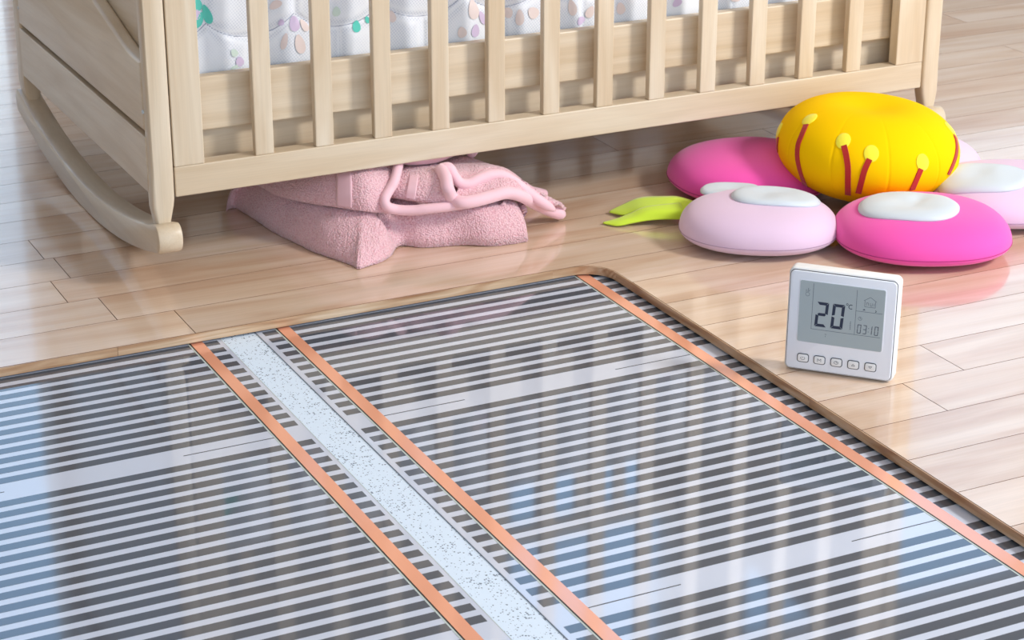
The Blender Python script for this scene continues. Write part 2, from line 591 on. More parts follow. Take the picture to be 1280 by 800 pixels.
for s in (-1, 1):
    for fr in (True, False):
        leg(s, fr)
    # rocker
    x0, x1 = (.742, .776) if s < 0 else (1.982, 2.012)
    ys = [2.545 + i * (3.262 - 2.545) / 40 for i in range(41)]
    zl = lambda y: (y - 2.895) ** 2 / (2 * 1.30)
    T = .040
    low = [(y - OY, zl(y)) for y in ys]
    up = [(y - OY, zl(y) + T) for y in ys]
    def cap(y, d):
        c = Vector((y - OY, zl(y) + T / 2))
        return [(c.x + d * T * .42 * math.cos(a) , c.y + T / 2 * math.sin(a)) for a in [(-math.pi / 2 + math.pi * i / 10) for i in range(1, 10)]]
    pts = low + cap(ys[-1], 1) + up[::-1] + cap(ys[0], -1)[::-1]
    prism('rocker', pts, 'X', x0 - OX, x1 - OX, M['cribY'], crib, bev=.004, smooth_angle=45)
    # end panels: two outer boards with a gap, wavy top edge, recessed upper board
    def X(t):
        return (CX0 - .0015 + t) if s < 0 else (CX1 + .0015 - t)
    a_, b_ = sorted((X(0), X(.020)))
    ya, yb = 2.5735, 3.226
    cbox('end_board', (a_, ya, .123), (b_, yb, .1990), 'cribY', .001)
    wave = [(ya, .300), (2.60, .300), (2.63, .3025), (2.657, .308), (2.70, .318), (2.74, .328), (2.785, .339), (2.82, .35), (2.86, .372), (2.8965, .38)]
    wave += [(2 * 2.8965 - y, z) for y, z in wave[::-1][1:]]
    wv = [Vector((p[0], p[1], 0)) for p in wave]
    wv = catmull(wv, 60)
    prism('wavy_end_board', [(p.x - OY, p.y) for p in wv] + [(yb - OY, .2055), (ya - OY, .2055)], 'X', a_ - OX, b_ - OX, M['cribY'], crib, bev=.005, seg=3)
    a_, b_ = sorted((X(.0205), X(.030)))
    cbox('end_backing', (a_, 2.585, .222), (b_, 3.22, .80), 'cribY', .001)
    cbox('end_rail', (min(X(.006), X(.032)), CY0 + .03, .80), (max(X(.006), X(.032)), 3.22, .90), 'cribY', .004)
    for yy, zz in ((2.576, .2325), (3.219, .2325)):
        o = tube('screw_cap', [Vector((X(-.0006) - OX, yy - OY, zz)), Vector((X(.002) - OX, yy - OY, zz))], .0026, M['pad'], crib, 12)
# side frames
for y0, y1, sgn in ((2.560, 2.580, 1), (3.240, 3.260, -1)):
    cbox('stile', (.779, y0, .157), (.8205, y1, .86), 'cribZ', .0015)
    cbox('stile', (1.931, y0, .157), (1.981, y1, .86), 'cribZ', .0015)
    cbox('bottom_rail', (.7785, y0, .116), (1.981, y1 + .006 * sgn if sgn > 0 else y1, .157), 'cribX', .0015)
    cbox('top_rail', (.779, y0 - .002, .86), (1.981, y1 + .002, .90), 'cribX', .004)
    me = None
    for k in range(12):
        x = .8918 + .0861 * k
        ya, yb = (y0 + .0004, y0 + .0125) if sgn > 0 else (y1 - .0125, y1 - .0004)
        if me is None:
            o = cbox('slat', (x, ya, .157), (x + .0262, yb, .862), 'cribZ', .0015)
            me = o.data
        else:
            o = link('slat', me, None, crib)
            o.location = (x + .0131 - OX, (ya + yb) / 2 - OY, (.157 + .862) / 2)
# base box under the mattress
cbox('mattress_board', (.785, 2.587, .1935), (1.984, 2.604, .2665), 'cribX', .002)
cbox('base_board', (.785, 2.606, .128), (1.984, 2.618, .215), 'cribX', .001)
cbox('mattress_board', (.785, 3.205, .1935), (1.984, 3.222, .2665), 'cribX', .002)
cbox('base_panel', (.785, 2.618, .190), (1.984, 3.205, .200), 'cribX', 0)

# ---------------------------------------------------------------- quilted mattress
MX0, MX1, MY0, MY1, MZ0, MZ1 = .80, 1.965, 2.612, 3.195, .2003, .43
mat_root = empty('quilted_mattress', ((MX0 + MX1) / 2, (MY0 + MY1) / 2, MZ0))
tag(mat_root, 'white quilted cot mattress with pastel flower print behind the cradle slats', 'mattress')
mo = mat_root.location.copy()
SCW = .1255
c0 = gy(258, 30, MY0)
def quilt_h(x, z):
    """distance to the nearest stitched scallop line"""
    best = 1
    for row in range(-2, 3):
        off = SCW / 2 * (row % 2)
        t = ((x - c0.x - off) / SCW) % 1.0
        zc = c0.z + row * .075
        zz = zc - .024 * (1 - abs(2 * t - 1) ** 2.4)
        best = min(best, abs(z - zz))
        if 0 < z - zc < .052:
            best = min(best, min(t, 1 - t) * SCW)
    return best
nx, nz_ = 420, 84
V, F = [], []
for j in range(nz_ + 1):
    for i in range(nx + 1):
        x = MX0 + (MX1 - MX0) * i / nx
        z = MZ0 + .002 + (MZ1 - .02 - MZ0) * j / nz_
        d = quilt_h(x, z)
        puff = .0055 * (1 - math.exp(-d / .008))
        puff += .003 * noise.noise(Vector((x * 9, 3, z * 9)))
        edge = min(1, (z - MZ0) / .02)
        V.append(Vector((x, MY0 + .006 - puff * edge, z)) - mo)
for j in range(nz_):
    for i in range(nx):
        a = j * (nx + 1) + i
        F.append((a, a + 1, a + nx + 2, a + nx + 1))
# close the block: top, back, ends
k0 = nz_ * (nx + 1)
back = len(V)
for i in range(nx + 1):
    p = V[k0 + i]
    V.append(Vector((p.x, p.y + .02, MZ1 - mo.z)))
for i in range(nx + 1):
    V.append(Vector((V[k0 + i].x, MY1 - mo.y, MZ1 - mo.z)))
for i in range(nx + 1):
    V.append(Vector((V[k0 + i].x, MY1 - mo.y, .0)))
rows = [k0, back, back + nx + 1, back + 2 * (nx + 1)]
for r0, r1 in zip(rows, rows[1:] + [0]):
    for i in range(nx):
        F.append((r0 + i, r0 + i + 1, r1 + i + 1, r1 + i))
F.append(tuple([j * (nx + 1) for j in range(nz_ + 1)] + [back, back + nx + 1, back + 2 * nx + 2]))
F.append(tuple([j * (nx + 1) + nx for j in range(nz_ + 1)][::-1] + [back + 3 * nx + 2, back + 2 * nx + 1, back + nx]))
mesh('cover', V, F, M['quilt'], mat_root, True)
def surf_y(x, z):
    return MY0 + .006 - .0055 * (1 - math.exp(-quilt_h(x, z) / .008)) - .003 * noise.noise(Vector((x * 9, 3, z * 9)))
def petal_print(px, py, w, h, ang, key):
    c = gy(px, py, MY0)
    sx, sz = w * .00115, h * .00115
    V = []
    N = 18
    ca, sa = math.cos(ang), math.sin(ang)
    for rr in (0, .5, 1):
        for k in range(N if rr else 1):
            a = 2 * math.pi * k / N
            u = rr * math.cos(a) * sx * (1 - .25 * math.sin(a))
            v = rr * math.sin(a) * sz
            x, z = c.x + u * ca - v * sa, c.z + u * sa + v * ca
            V.append(Vector((x, surf_y(x, z) - .0012, z)) - mo)
    F = [(0, 1 + k, 1 + (k + 1) % N) for k in range(N)]
    F += [(1 + k, 1 + N + k, 1 + N + (k + 1) % N, 1 + (k + 1) % N) for k in range(N)]
    mesh('printed_petal', V, F, M['q_' + key], mat_root, True)
M['stitch'] = new_mat('quilt_stitch_thread', srgb(168, 172, 190), .8)[0]
for row in range(-1, 2):
    off = SCW / 2 * (row % 2)
    pts = []
    for i in range(401):
        x = MX0 + .004 + (MX1 - MX0 - .008) * i / 400
        t = ((x - c0.x - off) / SCW) % 1.0
        zz = c0.z + row * .075 - .024 * (1 - abs(2 * t - 1) ** 2.4)
        if zz < MZ0 + .01:
            continue
        pts.append(Vector((x, surf_y(x, zz) - .0002, zz)) - mo)
    tube('stitching', pts, .0008, M['stitch'], mat_root, 6)
for a in [(259, 18, 5, 12, .3, 'teal'), (248, 25, 6, 10, -.6, 'teal'), (247, 5, 5, 8, .2, 'teal'), (246, 18, 4, 6, 0, 'mauve'),
          (300, 77, 5, 6, .2, 'mauve'), (293, 66, 4, 5, .6, 'green'), (296, 83, 8, 2, .2, 'green'),
          (369, 30, 6, 9, 0, 'mauve'), (375, 55, 6, 12, .2, 'peach'), (356, 52, 4, 10, -.3, 'peach'), (381, 32, 4, 8, .5, 'peach'), (345, 6, 8, 5, .3, 'peach'), (353, 29, 4, 4, 0, 'mauve'),
          (446, 33, 5, 7, -.1, 'teal'), (460, 25, 3, 4, .2, 'teal'), (420, 14, 5, 6, 0, 'green'),
          (491, 21, 5, 7, .2, 'peach'), (594, 38, 5, 8, -.1, 'mauve'), (592, 12, 7, 12, .1, 'peach'), (577, 40, 6, 7, .3, 'peach'), (603, 22, 4, 9, .4, 'mauve'),
          (636, 16, 7, 6, -.9, 'peach'), (650, 22, 6, 10, 0, 'peach'), (667, 16, 7, 8, .8, 'peach'),
          (716, 10, 6, 10, .2, 'peach'), (727, 26, 6, 5, .5, 'mauve'), (738, 15, 5, 8, -.4, 'peach'), (775, 10, 6, 8, .3, 'peach'), (846, 3, 7, 5, .3, 'mauve'), (921, -2, 7, 5, 0, 'peach')]:
    petal_print(*a)

# ---------------------------------------------------------------- folded pink towel under the cradle
tw = empty('terry_towel', (1.10, 2.68, 0))
tag(tw, 'folded pink terry towel with smooth hems lying under the cradle rail', 'towel')
to = tw.location.copy()
outline = [gz(436, 331), gz(447, 337), gz(459, 334), (1.045, 2.502, 0), (1.066, 2.518, 0), gz(500, 309), (1.12, 2.528, 0), (1.165, 2.515, 0), (1.205, 2.492, 0), gz(650, 304), (1.266, 2.495, 0), (1.276, 2.55, 0),
           (1.27, 2.70, 0), (1.22, 2.84, 0), (1.08, 2.88, 0), (.97, 2.86, 0), (.925, 2.80, 0), gz(296, 262), gz(340, 290), gz(390, 315)]
out = catmull([Vector((p[0], p[1], 0)) for p in outline], 460, True)
Cc = Vector((1.10, 2.66, 0))
NR = 100
crease = (Vector((1.083, 2.530)), Vector((1.050, 2.60)))
def pad_h(x, y, d):
    H = .050 + .016 * min(1, max(0, (y - 2.50) / .12))
    right = min(1, max(0, (x - 1.06) / .07))
    w = .060 * (1 - right) + .026 * right
    t = min(1, d / w)
    h = H * (1 - (1 - t) ** 2.4) ** (.62)
    p = Vector((x, y)); a, b2 = crease
    u = max(0, min(1, (p - a).dot(b2 - a) / (b2 - a).length_squared))
    dd = (p - (a + (b2 - a) * u)).length
    h *= 1 - .62 * (1 - u) * math.exp(-(dd / .010) ** 2)
    fd = (p - Vector((1.006, 2.492))).length
    h *= .50 + .50 * min(1, fd / .085)
    h += .004 * noise.noise(Vector((x * 14, y * 14, 2)))
    return max(h, .0)
def terry_noise(p, s=420):
    return noise.noise(p * s)
V, F = [], []
N = len(out)
for i, p in enumerate(out):
    for j in range(NR + 1):
        t = (j / NR)
        t = 1 - (1 - t) ** 1.5
        q = p.lerp(Cc, t)
        d = (q - p).length * .8
        z = pad_h(q.x, q.y, d) + .0008
        amp = .0011
        n3 = terry_noise(q + Vector((0, 0, z)))
        dirn = (p - Cc).normalized()
        V.append(q + Vector((0, 0, z + amp * n3 * min(1, t * 30))) + dirn * amp * n3 * (1 if d < .03 else 0) - to)
for i in range(N):
    for j in range(NR):
        a, b2 = i * (NR + 1) + j, ((i + 1) % N) * (NR + 1) + j
        F.append((a, b2, b2 + 1, a + 1))
F.append(tuple(i * (NR + 1) for i in range(N))[::-1])
mesh('lower_fold', V, F, M['terry'], tw, True)

def sheet(name, curves, nu, nv, mat, thick=.010, amp=.0, par=tw):
    """cloth lofted through curves (each a list of points), given thickness"""
    cs = [catmull(c, nu) for c in curves]
    grid = [catmull([c[i] for c in cs], nv) for i in range(nu)]
    me_v = [p - to for row in grid for p in row]
    f = [(i * nv + j, (i + 1) * nv + j, (i + 1) * nv + j + 1, i * nv + j + 1) for i in range(nu - 1) for j in range(nv - 1)]
    o = mesh(name, me_v, f, mat, par, True)
    bm = bmesh.new(); bm.from_mesh(o.data)
    bm.normal_update()
    # outward = towards upper front
    avg = sum((fc.normal for fc in bm.faces), Vector())
    if avg.dot(Vector((-.3, -.6, .7))) < 0:
        bmesh.ops.reverse_faces(bm, faces=bm.faces[:])
        bm.normal_update()
    if amp:
        for v in bm.verts:
            v.co += v.normal * amp * terry_noise(v.co)
    top = bm.verts[:]
    bm.to_mesh(o.data); bm.free()
    md = o.modifiers.new('thickness', 'SOLIDIFY')
    md.thickness = thick
    md.offset = -1
    return o
from mathutils.bvhtree import BVHTree
pad_bvh = BVHTree.FromPolygons([p + to for p in V], F)
def PP(px, py, lift=.006, dy=0.0):
    """point seen at a pixel, resting 'lift' above the lower fold (or floor), optionally pushed back by dy"""
    d = ray(px, py)
    h = pad_bvh.ray_cast(CAM, d.normalized())[0]
    if h is None:
        h = gz(px, py, 0)
    p = h + d * (lift / d.z) * .8
    if dy:
        p = gy(px, py, p.y + dy)
    return p
def back(p, px, py, dy):
    """point at a pixel, dy behind point p"""
    return gy(px, py, p.y + dy)
def taper(r0, t0=.93):
    return lambda t: r0 if t < t0 else r0 * math.sqrt(max(.06, 1 - ((t - t0) / (1.003 - t0)) ** 2))
# left rolled part of the upper fold
A = [PP(x, y, .008) for x, y in ((320, 227), (345, 242), (380, 251), (420, 257), (455, 262), (486, 265))]
B = [back(a, x, y, .002) for a, (x, y) in zip(A, ((317, 223), (345, 232), (380, 238), (420, 241), (455, 243), (488, 246)))]
C = [back(a, x, y, .022) for a, (x, y) in zip(A, ((313, 216), (345, 216), (380, 217), (420, 216), (455, 216), (494, 218)))]
D = [back(a, x, y, .075) for a, (x, y) in zip(A, ((310, 212), (345, 206), (380, 203), (420, 200), (455, 198), (500, 198)))]
E_ = [back(a, x, y, .16) for a, (x, y) in zip(A, ((305, 214), (345, 204), (380, 200), (420, 197), (455, 195), (505, 195)))]
Al = [a + Vector((.002, .012, -.006)) for a in A]
sheet('upper_fold', [E_, D, C, B, A, Al], 150, 110, M['terry'], .008, .0010)
def band(pairs, name='woven_band'):
    off = lambda p: p + (CAM - p).normalized() * .0018
    return sheet(name, [[off(p) for p in c] for c in pairs], 24, 8, M['satin'], .0012)
def along(cs, t):
    """points at parameter t of each curve"""
    return [catmull(c, 101)[int(round(t * 100))] for c in cs]
band([along([D, C, B, A], .60), along([D, C, B, A], .66), along([D, C, B, A], .71)])
# first hem: comes down, turns and runs right along the bottom edge
h1 = [back(A[5], 501, 190, .060), back(A[5], 498, 206, .030), back(A[5], 493, 226, .010), back(A[5], 487, 237, .004), back(A[5], 481, 249, -.003), back(A[5], 484, 258, -.008), back(A[5], 496, 262, -.010), PP(515, 263, .011), PP(535, 261, .011), PP(560, 258, .011), PP(585, 254, .010), PP(606, 250, .009)]
tube('hem', [p - to for p in catmull(h1, 80)], taper(.0072), M['satin'], tw, 14)
# middle part between the hems, bulging towards the room
b0_ = [PP(x, y, .014) for x, y in ((490, 245), (515, 249), (540, 253), (566, 254))]
b1_ = [back(p, x, y, .000) for p, (x, y) in zip(b0_, ((492, 234), (517, 238), (542, 240), (562, 240)))]
b2_ = [back(p, x, y, .010) for p, (x, y) in zip(b0_, ((495, 223), (519, 224), (543, 224), (559, 226)))]
b3_ = [back(p, x, y, .030) for p, (x, y) in zip(b0_, ((498, 212), (521, 212), (543, 212), (556, 213)))]
b4_ = [back(p, x, y, .075) for p, (x, y) in zip(b0_, ((500, 203), (522, 204), (545, 204), (560, 206)))]
bl_ = [p + Vector((0, .014, -.006)) for p in b0_]
sheet('upper_fold', [b4_, b3_, b2_, b1_, b0_, bl_], 90, 70, M['terry'], .008, .0010)
band([along([b3_, b2_, b1_, b0_], .22), along([b3_, b2_, b1_, b0_], .30), along([b3_, b2_, b1_, b0_], .38)])
# second hem: S-shaped loop whose end runs out on to the floor
q = b0_[3]
tail = [gz(672, 256, .034), gz(690, 264, .018), gz(706, 269, .0085)]
h2 = [back(q, 551, 211, .032), back(q, 557, 222, .012), back(q, 560, 236, -.002), PP(566, 248, .020), PP(577, 253, .017), PP(594, 251, .016), PP(613, 246, .016), back(PP(613, 246, .016), 633, 241, .004), back(PP(613, 246, .016), 652, 245, .008)] + tail
tube('hem', [p - to for p in catmull(h2, 110)], taper(.0090, .95), M['satin'], tw, 14)
y2 = h2[6].y
h3 = [h2[0], gy(561, 210, h2[0].y - .004), gy(567, 219, y2 + .030), gy(574, 228, y2 + .026), gy(585, 230, y2 + .024), gy(598, 224, y2 + .026), gy(612, 219, y2 + .028), gy(627, 219, y2 + .028), gy(641, 226, y2 + .024), gy(657, 238, y2 + .018), gy(676, 252, y2 + .012), gy(694, 263, y2 + .010)]
tube('hem', [p - to for p in catmull(h3, 90)], taper(.0078, .9), M['satin'], tw, 14)
# terry web between the two hems
lo_, hi_ = catmull(h2[3:], 14), catmull(h3[3:], 14)
sm_ = [min(1, max(0, (i - 4) / 4)) for i in range(14)]
md_ = [a.lerp(b_, .5) + Vector((0, 0, -.004 * (1 - t) + .0105 * t)) for t, a, b_ in zip(sm_, lo_, hi_)]
lo_ = [p + Vector((0, -.001, .0072)) * t for t, p in zip(sm_, lo_)]
hi_ = [p + Vector((0, .001, .0060)) * t for t, p in zip(sm_, hi_)]
sheet('upper_fold', [lo_, md_, hi_], 90, 26, M['terry'], .005, .0012)
# back of the fold rising behind the loop
sheet('upper_fold', [
    [p + Vector((0, .004, 0)) for p in catmull(h3[3:10], 8)],
    [gy(x, y, y2 + .05) for x, y in ((566, 214), (585, 213), (600, 209), (615, 208), (632, 211), (645, 219), (656, 228), (668, 240))],
    [gy(x, y, y2 + .09) for x, y in ((552, 206), (572, 203), (590, 203), (606, 204), (622, 208), (636, 216), (650, 228), (662, 238))],
    [gy(x, y, y2 + .15) for x, y in ((545, 200), (560, 196), (575, 194), (588, 197), (602, 206), (616, 218), (632, 232), (645, 242))],
    [gy(x, y, y2 + .22) for x, y in ((540, 200), (552, 198), (565, 197), (575, 200), (588, 210), (600, 222), (615, 236), (628, 246))]], 90, 70, M['terry'], .007, .0010)
tube('hem', [p - to for p in catmull([gy(498, 198, y2 + .10), gy(520, 199, y2 + .085), gy(545, 196, y2 + .09), gy(566, 188, y2 + .11), gy(582, 183, y2 + .13), gy(592, 193, y2 + .13)], 50)], .0085, M['satin'], tw, 14)
tube('hem', [p - to for p in catmull([gz(628, 228, .03), gz(650, 236, .024), gz(668, 240, .016), gz(684, 244, .0085)], 30)], taper(.0085, .9), M['satin'], tw, 14, flat=.9)
# second layer of the lower fold peeping out at its end
sheet('lower_fold', [[PP(628, 250, .004), gz(645, 253, .042), gz(652, 262, .034)], [PP(630, 256, .002), gz(648, 264, .03), gz(653, 270, .022)], [gz(630, 280, .02), gz(648, 277, .012), gz(652, 281, .004)]], 30, 24, M['terry'], .008, .001)

# ---------------------------------------------------------------- flower floor cushion
FC = Vector((1.790, 2.427, 0))
fl = empty('flower_cushion', FC)
tag(fl, 'flower-shaped floor cushion with yellow centre, pink and lilac petals and a green leaf', 'cushion')
def petal(c, a, b_, ang, H, mat, seamz=.020, pad=None, padoff=None):
    ca, sa = math.cos(ang), math.sin(ang)
    V, F = [], []
    NU, NV = 72, 30
    def rim(t):
        ct, st_ = math.cos(t), math.sin(t)
        k = 1.0 / ((abs(ct) ** 2.3 + abs(st_) ** 2.3) ** (1 / 2.3))
        return ct * k, st_ * k
    def S(t, v):          # v 0 bottom centre .. 1 top centre
        x, y = rim(t)
        if v < .38:
            w = v / .38
            rr = math.sin(w * math.pi / 2) ** .55
            z = seamz * (1 - math.cos(w * math.pi / 2) ** 1.1)
        else:
            w = (v - .38) / .62
            rr = math.cos(w * math.pi / 2) ** .62
            z = seamz + (H - seamz) * math.sin(w * math.pi / 2) ** .9
        p = Vector((x * a * rr, y * b_ * rr, z))
        return Vector((c.x + p.x * ca - p.y * sa, c.y + p.x * sa + p.y * ca, p.z + .0006))
    for j in range(NV + 1):
        for i in range(NU):
            V.append(S(2 * math.pi * i / NU, j / NV) - FC)
    for j in range(NV):
        for i in range(NU):
            F.append((j * NU + i, j * NU + (i + 1) % NU, (j + 1) * NU + (i + 1) % NU, (j + 1) * NU + i))
    o = mesh('petal', V, F, mat, fl, True)
    sm = [S(2 * math.pi * i / 96, .382) for i in range(96)]
    ctr = Vector((c.x, c.y, seamz))
    tube('seam', [p + (p - ctr).normalized() * .0002 - FC for p in sm], .0005, M['pink_seam' if mat is M['pink'] else 'lilac_seam'], o, 6, True)
    if pad:
        px, py, w, h = pad[:4]
        # lay the pad on the petal's upper surface
        def top(x, y):
            d = Vector((x - c.x, y - c.y))
            u, v_ = (d.x * ca + d.y * sa) / a, (-d.x * sa + d.y * ca) / b_
            rr = (abs(u) ** 2.3 + abs(v_) ** 2.3) ** (1 / 2.3)
            rr = min(rr, .995)
            w_ = math.acos(min(1, rr ** (1 / .62))) / (math.pi / 2)
            return seamz + (H - seamz) * math.sin(w_ * math.pi / 2) ** .9
        pc = gz(px, py, H)
        for _ in range(6):
            pc = gz(px, py, top(pc.x, pc.y))
        V, F = [], []
        NA, NB = 48, 12
        crx, cry = math.cos(pad[4]), math.sin(pad[4])
        for side in (0, 1):
            for j in range(NB + 1):
                rr = j / NB
                for i in range(NA):
                    t = 2 * math.pi * i / NA
                    u, v_ = math.cos(t) * w * rr, math.sin(t) * h * rr * (1 + .12 * math.cos(2 * t + 1))
                    x, y = pc.x + u * crx - v_ * cry, pc.y + u * cry + v_ * crx
                    base = max(top(x, y), pad[6] if len(pad) > 6 else 0) + .0008
                    lift = .0045 * (1 - rr ** 8) ** .5 + .0022 - .0030 * math.exp(-(rr / .5) ** 2)
                    lift += .0035 * noise.noise(Vector((x * 26, y * 26, px))) * (1 - rr ** 2)
                    if pad[5]:
                        lift -= .0035 * math.exp(-((u - .01 - v_ * .4) / .011) ** 2) * max(0, 1 - abs(v_ - h * .3) / (h * .9)) * (1 - rr ** 3)
                    V.append(Vector((x, y, base + (lift if side == 0 else -.0004))) - FC)
        half = (NB + 1) * NA
        for j in range(NB):
            for i in range(NA):
                q = (j * NA + i, j * NA + (i + 1) % NA, (j + 1) * NA + (i + 1) % NA, (j + 1) * NA + i)
                F.append(q)
                F.append(tuple(half + x_ for x_ in q[::-1]))
        for i in range(NA):
            a_, b2 = NB * NA + i, NB * NA + (i + 1) % NA
            F.append((a_, b2, half + b2, half + a_))
        mesh('pad', V, F, M['pad'], o, True)
    return o
VA = -YAW                                # across the view: right is (cos, -sin)
petal(Vector((1.664, 2.548, 0)), .120, .116, VA + .3, .064, M['pink'], pad=(914, 230, .044, .030, VA + .1, False, .050))
petal(Vector((1.552, 2.346, 0)), .111, .096, VA - .1, .061, M['lilac'], pad=(970, 246, .063, .046, VA + .1, False))
petal(Vector((1.739, 2.221, 0)), .122, .112, VA + .02, .063, M['pink'], pad=(1136, 258, .069, .060, VA, True))
petal(Vector((1.943, 2.287, 0)), .125, .108, VA + .1, .065, M['lilac'], pad=(1229, 221, .066, .054, VA, False))
petal(Vector((1.912, 2.455, 0)), .088, .090, VA + .4, .072, M['lilac'])

YC, YR, YH = Vector((1.790, 2.427, .083)), .134, .074
SEAM_T = math.radians(-112.4)
def yel(t, v):
    """v -1 bottom .. 1 top"""
    r_ = YR * math.cos(v * math.pi / 2) ** .80
    z = YH * math.copysign(abs(math.sin(v * math.pi / 2)) ** .98, v)
    k = ((t - SEAM_T) / (2 * math.pi) * 10) % 1.0
    d = min(k, 1 - k) / 10 * 2 * math.pi * max(r_, .001)
    r_ *= 1 - (.006 * math.exp(-(d / .0016) ** 2) + .003 * math.exp(-(d / .010) ** 2)) * min(1, r_ / .05)
    if v > 0:
        z -= .016 * math.exp(-(r_ / .055) ** 2)
    if v < 0:
        r_ *= 1 - .10 * v * v
    tilt = .05
    x, y = r_ * math.cos(t), r_ * math.sin(t)
    across = x * math.cos(VA) + y * math.sin(VA)
    return YC + Vector((x, y, z - across * tilt))
NU, NV = 600, 80
V, F = [], []
for j in range(NV + 1):
    v = -1 + 2 * j / NV
    for i in range(NU):
        V.append(yel(2 * math.pi * (i / NU) + .18, max(-.9995, min(.9995, v))) - FC)
for j in range(NV):
    for i in range(NU):
        F.append((j * NU + i, j * NU + (i + 1) % NU, (j + 1) * NU + (i + 1) % NU, (j + 1) * NU + i))
F.append(tuple(range(NU))[::-1]); F.append(tuple(NV * NU + i for i in range(NU)))
yo = mesh('flower_centre', V, F, M['yellow'], fl, True)
bvh = BVHTree.FromPolygons([v + FC for v in V], F)
def on_yellow(px, py):
    d = ray(px, py).normalized()
    h = bvh.ray_cast(CAM, d)
    if h[0] is None:                     # just outside the outline: nearest point
        t = (YC - CAM).dot(d)
        h = bvh.find_nearest(CAM + d * t)
    return h[0], h[1]
def ribbon(pxs, w=.0042):
    pts = []
    dense = catmull([Vector((p[0], p[1], 0)) for p in pxs], 16)
    for p in dense:
        pts.append(on_yellow(p.x, p.y))
    V, F = [], []
    for i, (p, nn) in enumerate(pts):
        t = (pts[min(i + 1, 15)][0] - pts[max(i - 1, 0)][0]).normalized()
        s = t.cross(nn).normalized()
        for a, hgt in ((-w, .0001), (-w, .0016), (w, .0016), (w, .0001)):
            V.append(p + s * a + nn * hgt - FC)
    for i in range(15):
        for k in range(4):
            F.append((i * 4 + k, i * 4 + (k + 1) % 4, i * 4 + 4 + (k + 1) % 4, i * 4 + 4 + k))
    F += [(0, 1, 2, 3), (63, 62, 61, 60)]
    mesh('stamen_stem', V, F, M['red'], yo)
def dot(px, py, r1=.0105, r2=.0125):
    p, nn = on_yellow(px, py)
    up = (Vector((0, 0, 1)) - nn * nn.z).normalized()
    s = up.cross(nn)
    V, F = [], []
    N = 24
    for hgt, sc_ in ((.0002, 1), (.0010, 1), (.0014, .93)):
        for k in range(N):
            a = 2 * math.pi * k / N
            q = p + s * math.cos(a) * r1 * sc_ + up * math.sin(a) * r2 * sc_
            loc = bvh.find_nearest(q)
            V.append(loc[0] + loc[1] * hgt - FC)
    for j in range(2):
        for k in range(N):
            F.append((j * N + k, j * N + (k + 1) % N, (j + 1) * N + (k + 1) % N, (j + 1) * N + k))
    V.append(p + nn * .0015 - FC)
    for k in range(N):
        F.append((2 * N + k, 2 * N + (k + 1) % N, 3 * N))
    mesh('stamen_dot', V, F, M['dot'], yo, True)
for r_, d_ in (([(1008, 156), (1003, 168), (998, 181), (997, 196), (1000, 212), (1004, 224), (1009, 236)], (1012, 149)),
               ([(1055, 182), (1058, 195), (1060, 210), (1060, 226), (1060, 243)], (1054, 176)),
               ([(1087, 199), (1081, 212), (1077, 226), (1073, 241)], (1089, 192)),
               ([(1151, 211), (1146, 223), (1140, 237)], (1153, 203)),
               ([(1193, 170), (1195.5, 180), (1195, 192), (1191, 205), (1185, 218)], (1188, 161)),
               ([(973, 172), (972, 180), (972, 188)], (973.5, 163))):
    ribbon(r_)
    dot(*d_)

# leaf: two-lobed felt leaf slipping under the lilac petal
def cloth(name, curves, nu, nv, mat, thick, par, org):
    cs = [catmull(c, nu) for c in curves]
    grid = [catmull([c[i] for c in cs], nv) for i in range(nu)]
    o = mesh(name, [p - org for row in grid for p in row], [(i * nv + j, (i + 1) * nv + j, (i + 1) * nv + j + 1, i * nv + j + 1) for i in range(nu - 1) for j in range(nv - 1)], mat, par, True)
    md = o.modifiers.new('thickness', 'SOLIDIFY')
    md.thickness = thick
    md.offset = 0
    return o
lf = cloth('leaf', [
    [gz(762, 266, .003), gz(784, 270, .006), gz(808, 271, .010), gz(835, 271, .013), gz(885, 272, .010)],
    [gz(762, 265, .004), gz(784, 263, .011), gz(808, 262, .019), gz(835, 262, .021), gz(885, 266, .016)],
    [gz(762, 264.5, .004), gz(779, 256, .012), gz(800, 247.5, .022), gz(830, 246, .026), gz(850, 247, .026), gz(885, 258, .018)]], 40, 14, M['lime'], .0025, fl, FC)
cloth('leaf_lobe', [
    [gz(754, 279.5, .002), gz(772, 282, .003), gz(792, 278.5, .006), gz(818, 275, .009), gz(855, 274, .010)],
    [gz(754, 279, .0025), gz(772, 277, .006), gz(792, 272, .011), gz(815, 265, .019), gz(855, 264, .021)],
    [gz(754, 278.5, .0025), gz(770, 274, .006), gz(786, 268, .011), gz(808, 259, .021), gz(850, 254, .025)]], 40, 12, M['lime'], .0025, lf, FC)

# ---------------------------------------------------------------- thermostat
TW, TH, TD = .1321, .1295, .022
b0 = Vector((1.3331, 1.9473, 0))
yaw_t = math.radians(-47.26)
th_o = empty('thermostat', b0, yaw_t)
th_o.rotation_euler = (math.radians(-2.0), 0, yaw_t)
tag(th_o, 'white square digital thermostat with grey screen standing on the wooden floor', 'thermostat')
def rrect(x0, z0, x1, z1, r_, n_=6):
    pts = []
    for cx_, cz_, a0 in ((x1 - r_, z0 + r_, -90), (x1 - r_, z1 - r_, 0), (x0 + r_, z1 - r_, 90), (x0 + r_, z0 + r_, 180)):
        for i in range(n_ + 1):
            a = math.radians(a0 + 90 * i / n_)
            pts.append((cx_ + r_ * math.cos(a), cz_ + r_ * math.sin(a)))
    return pts
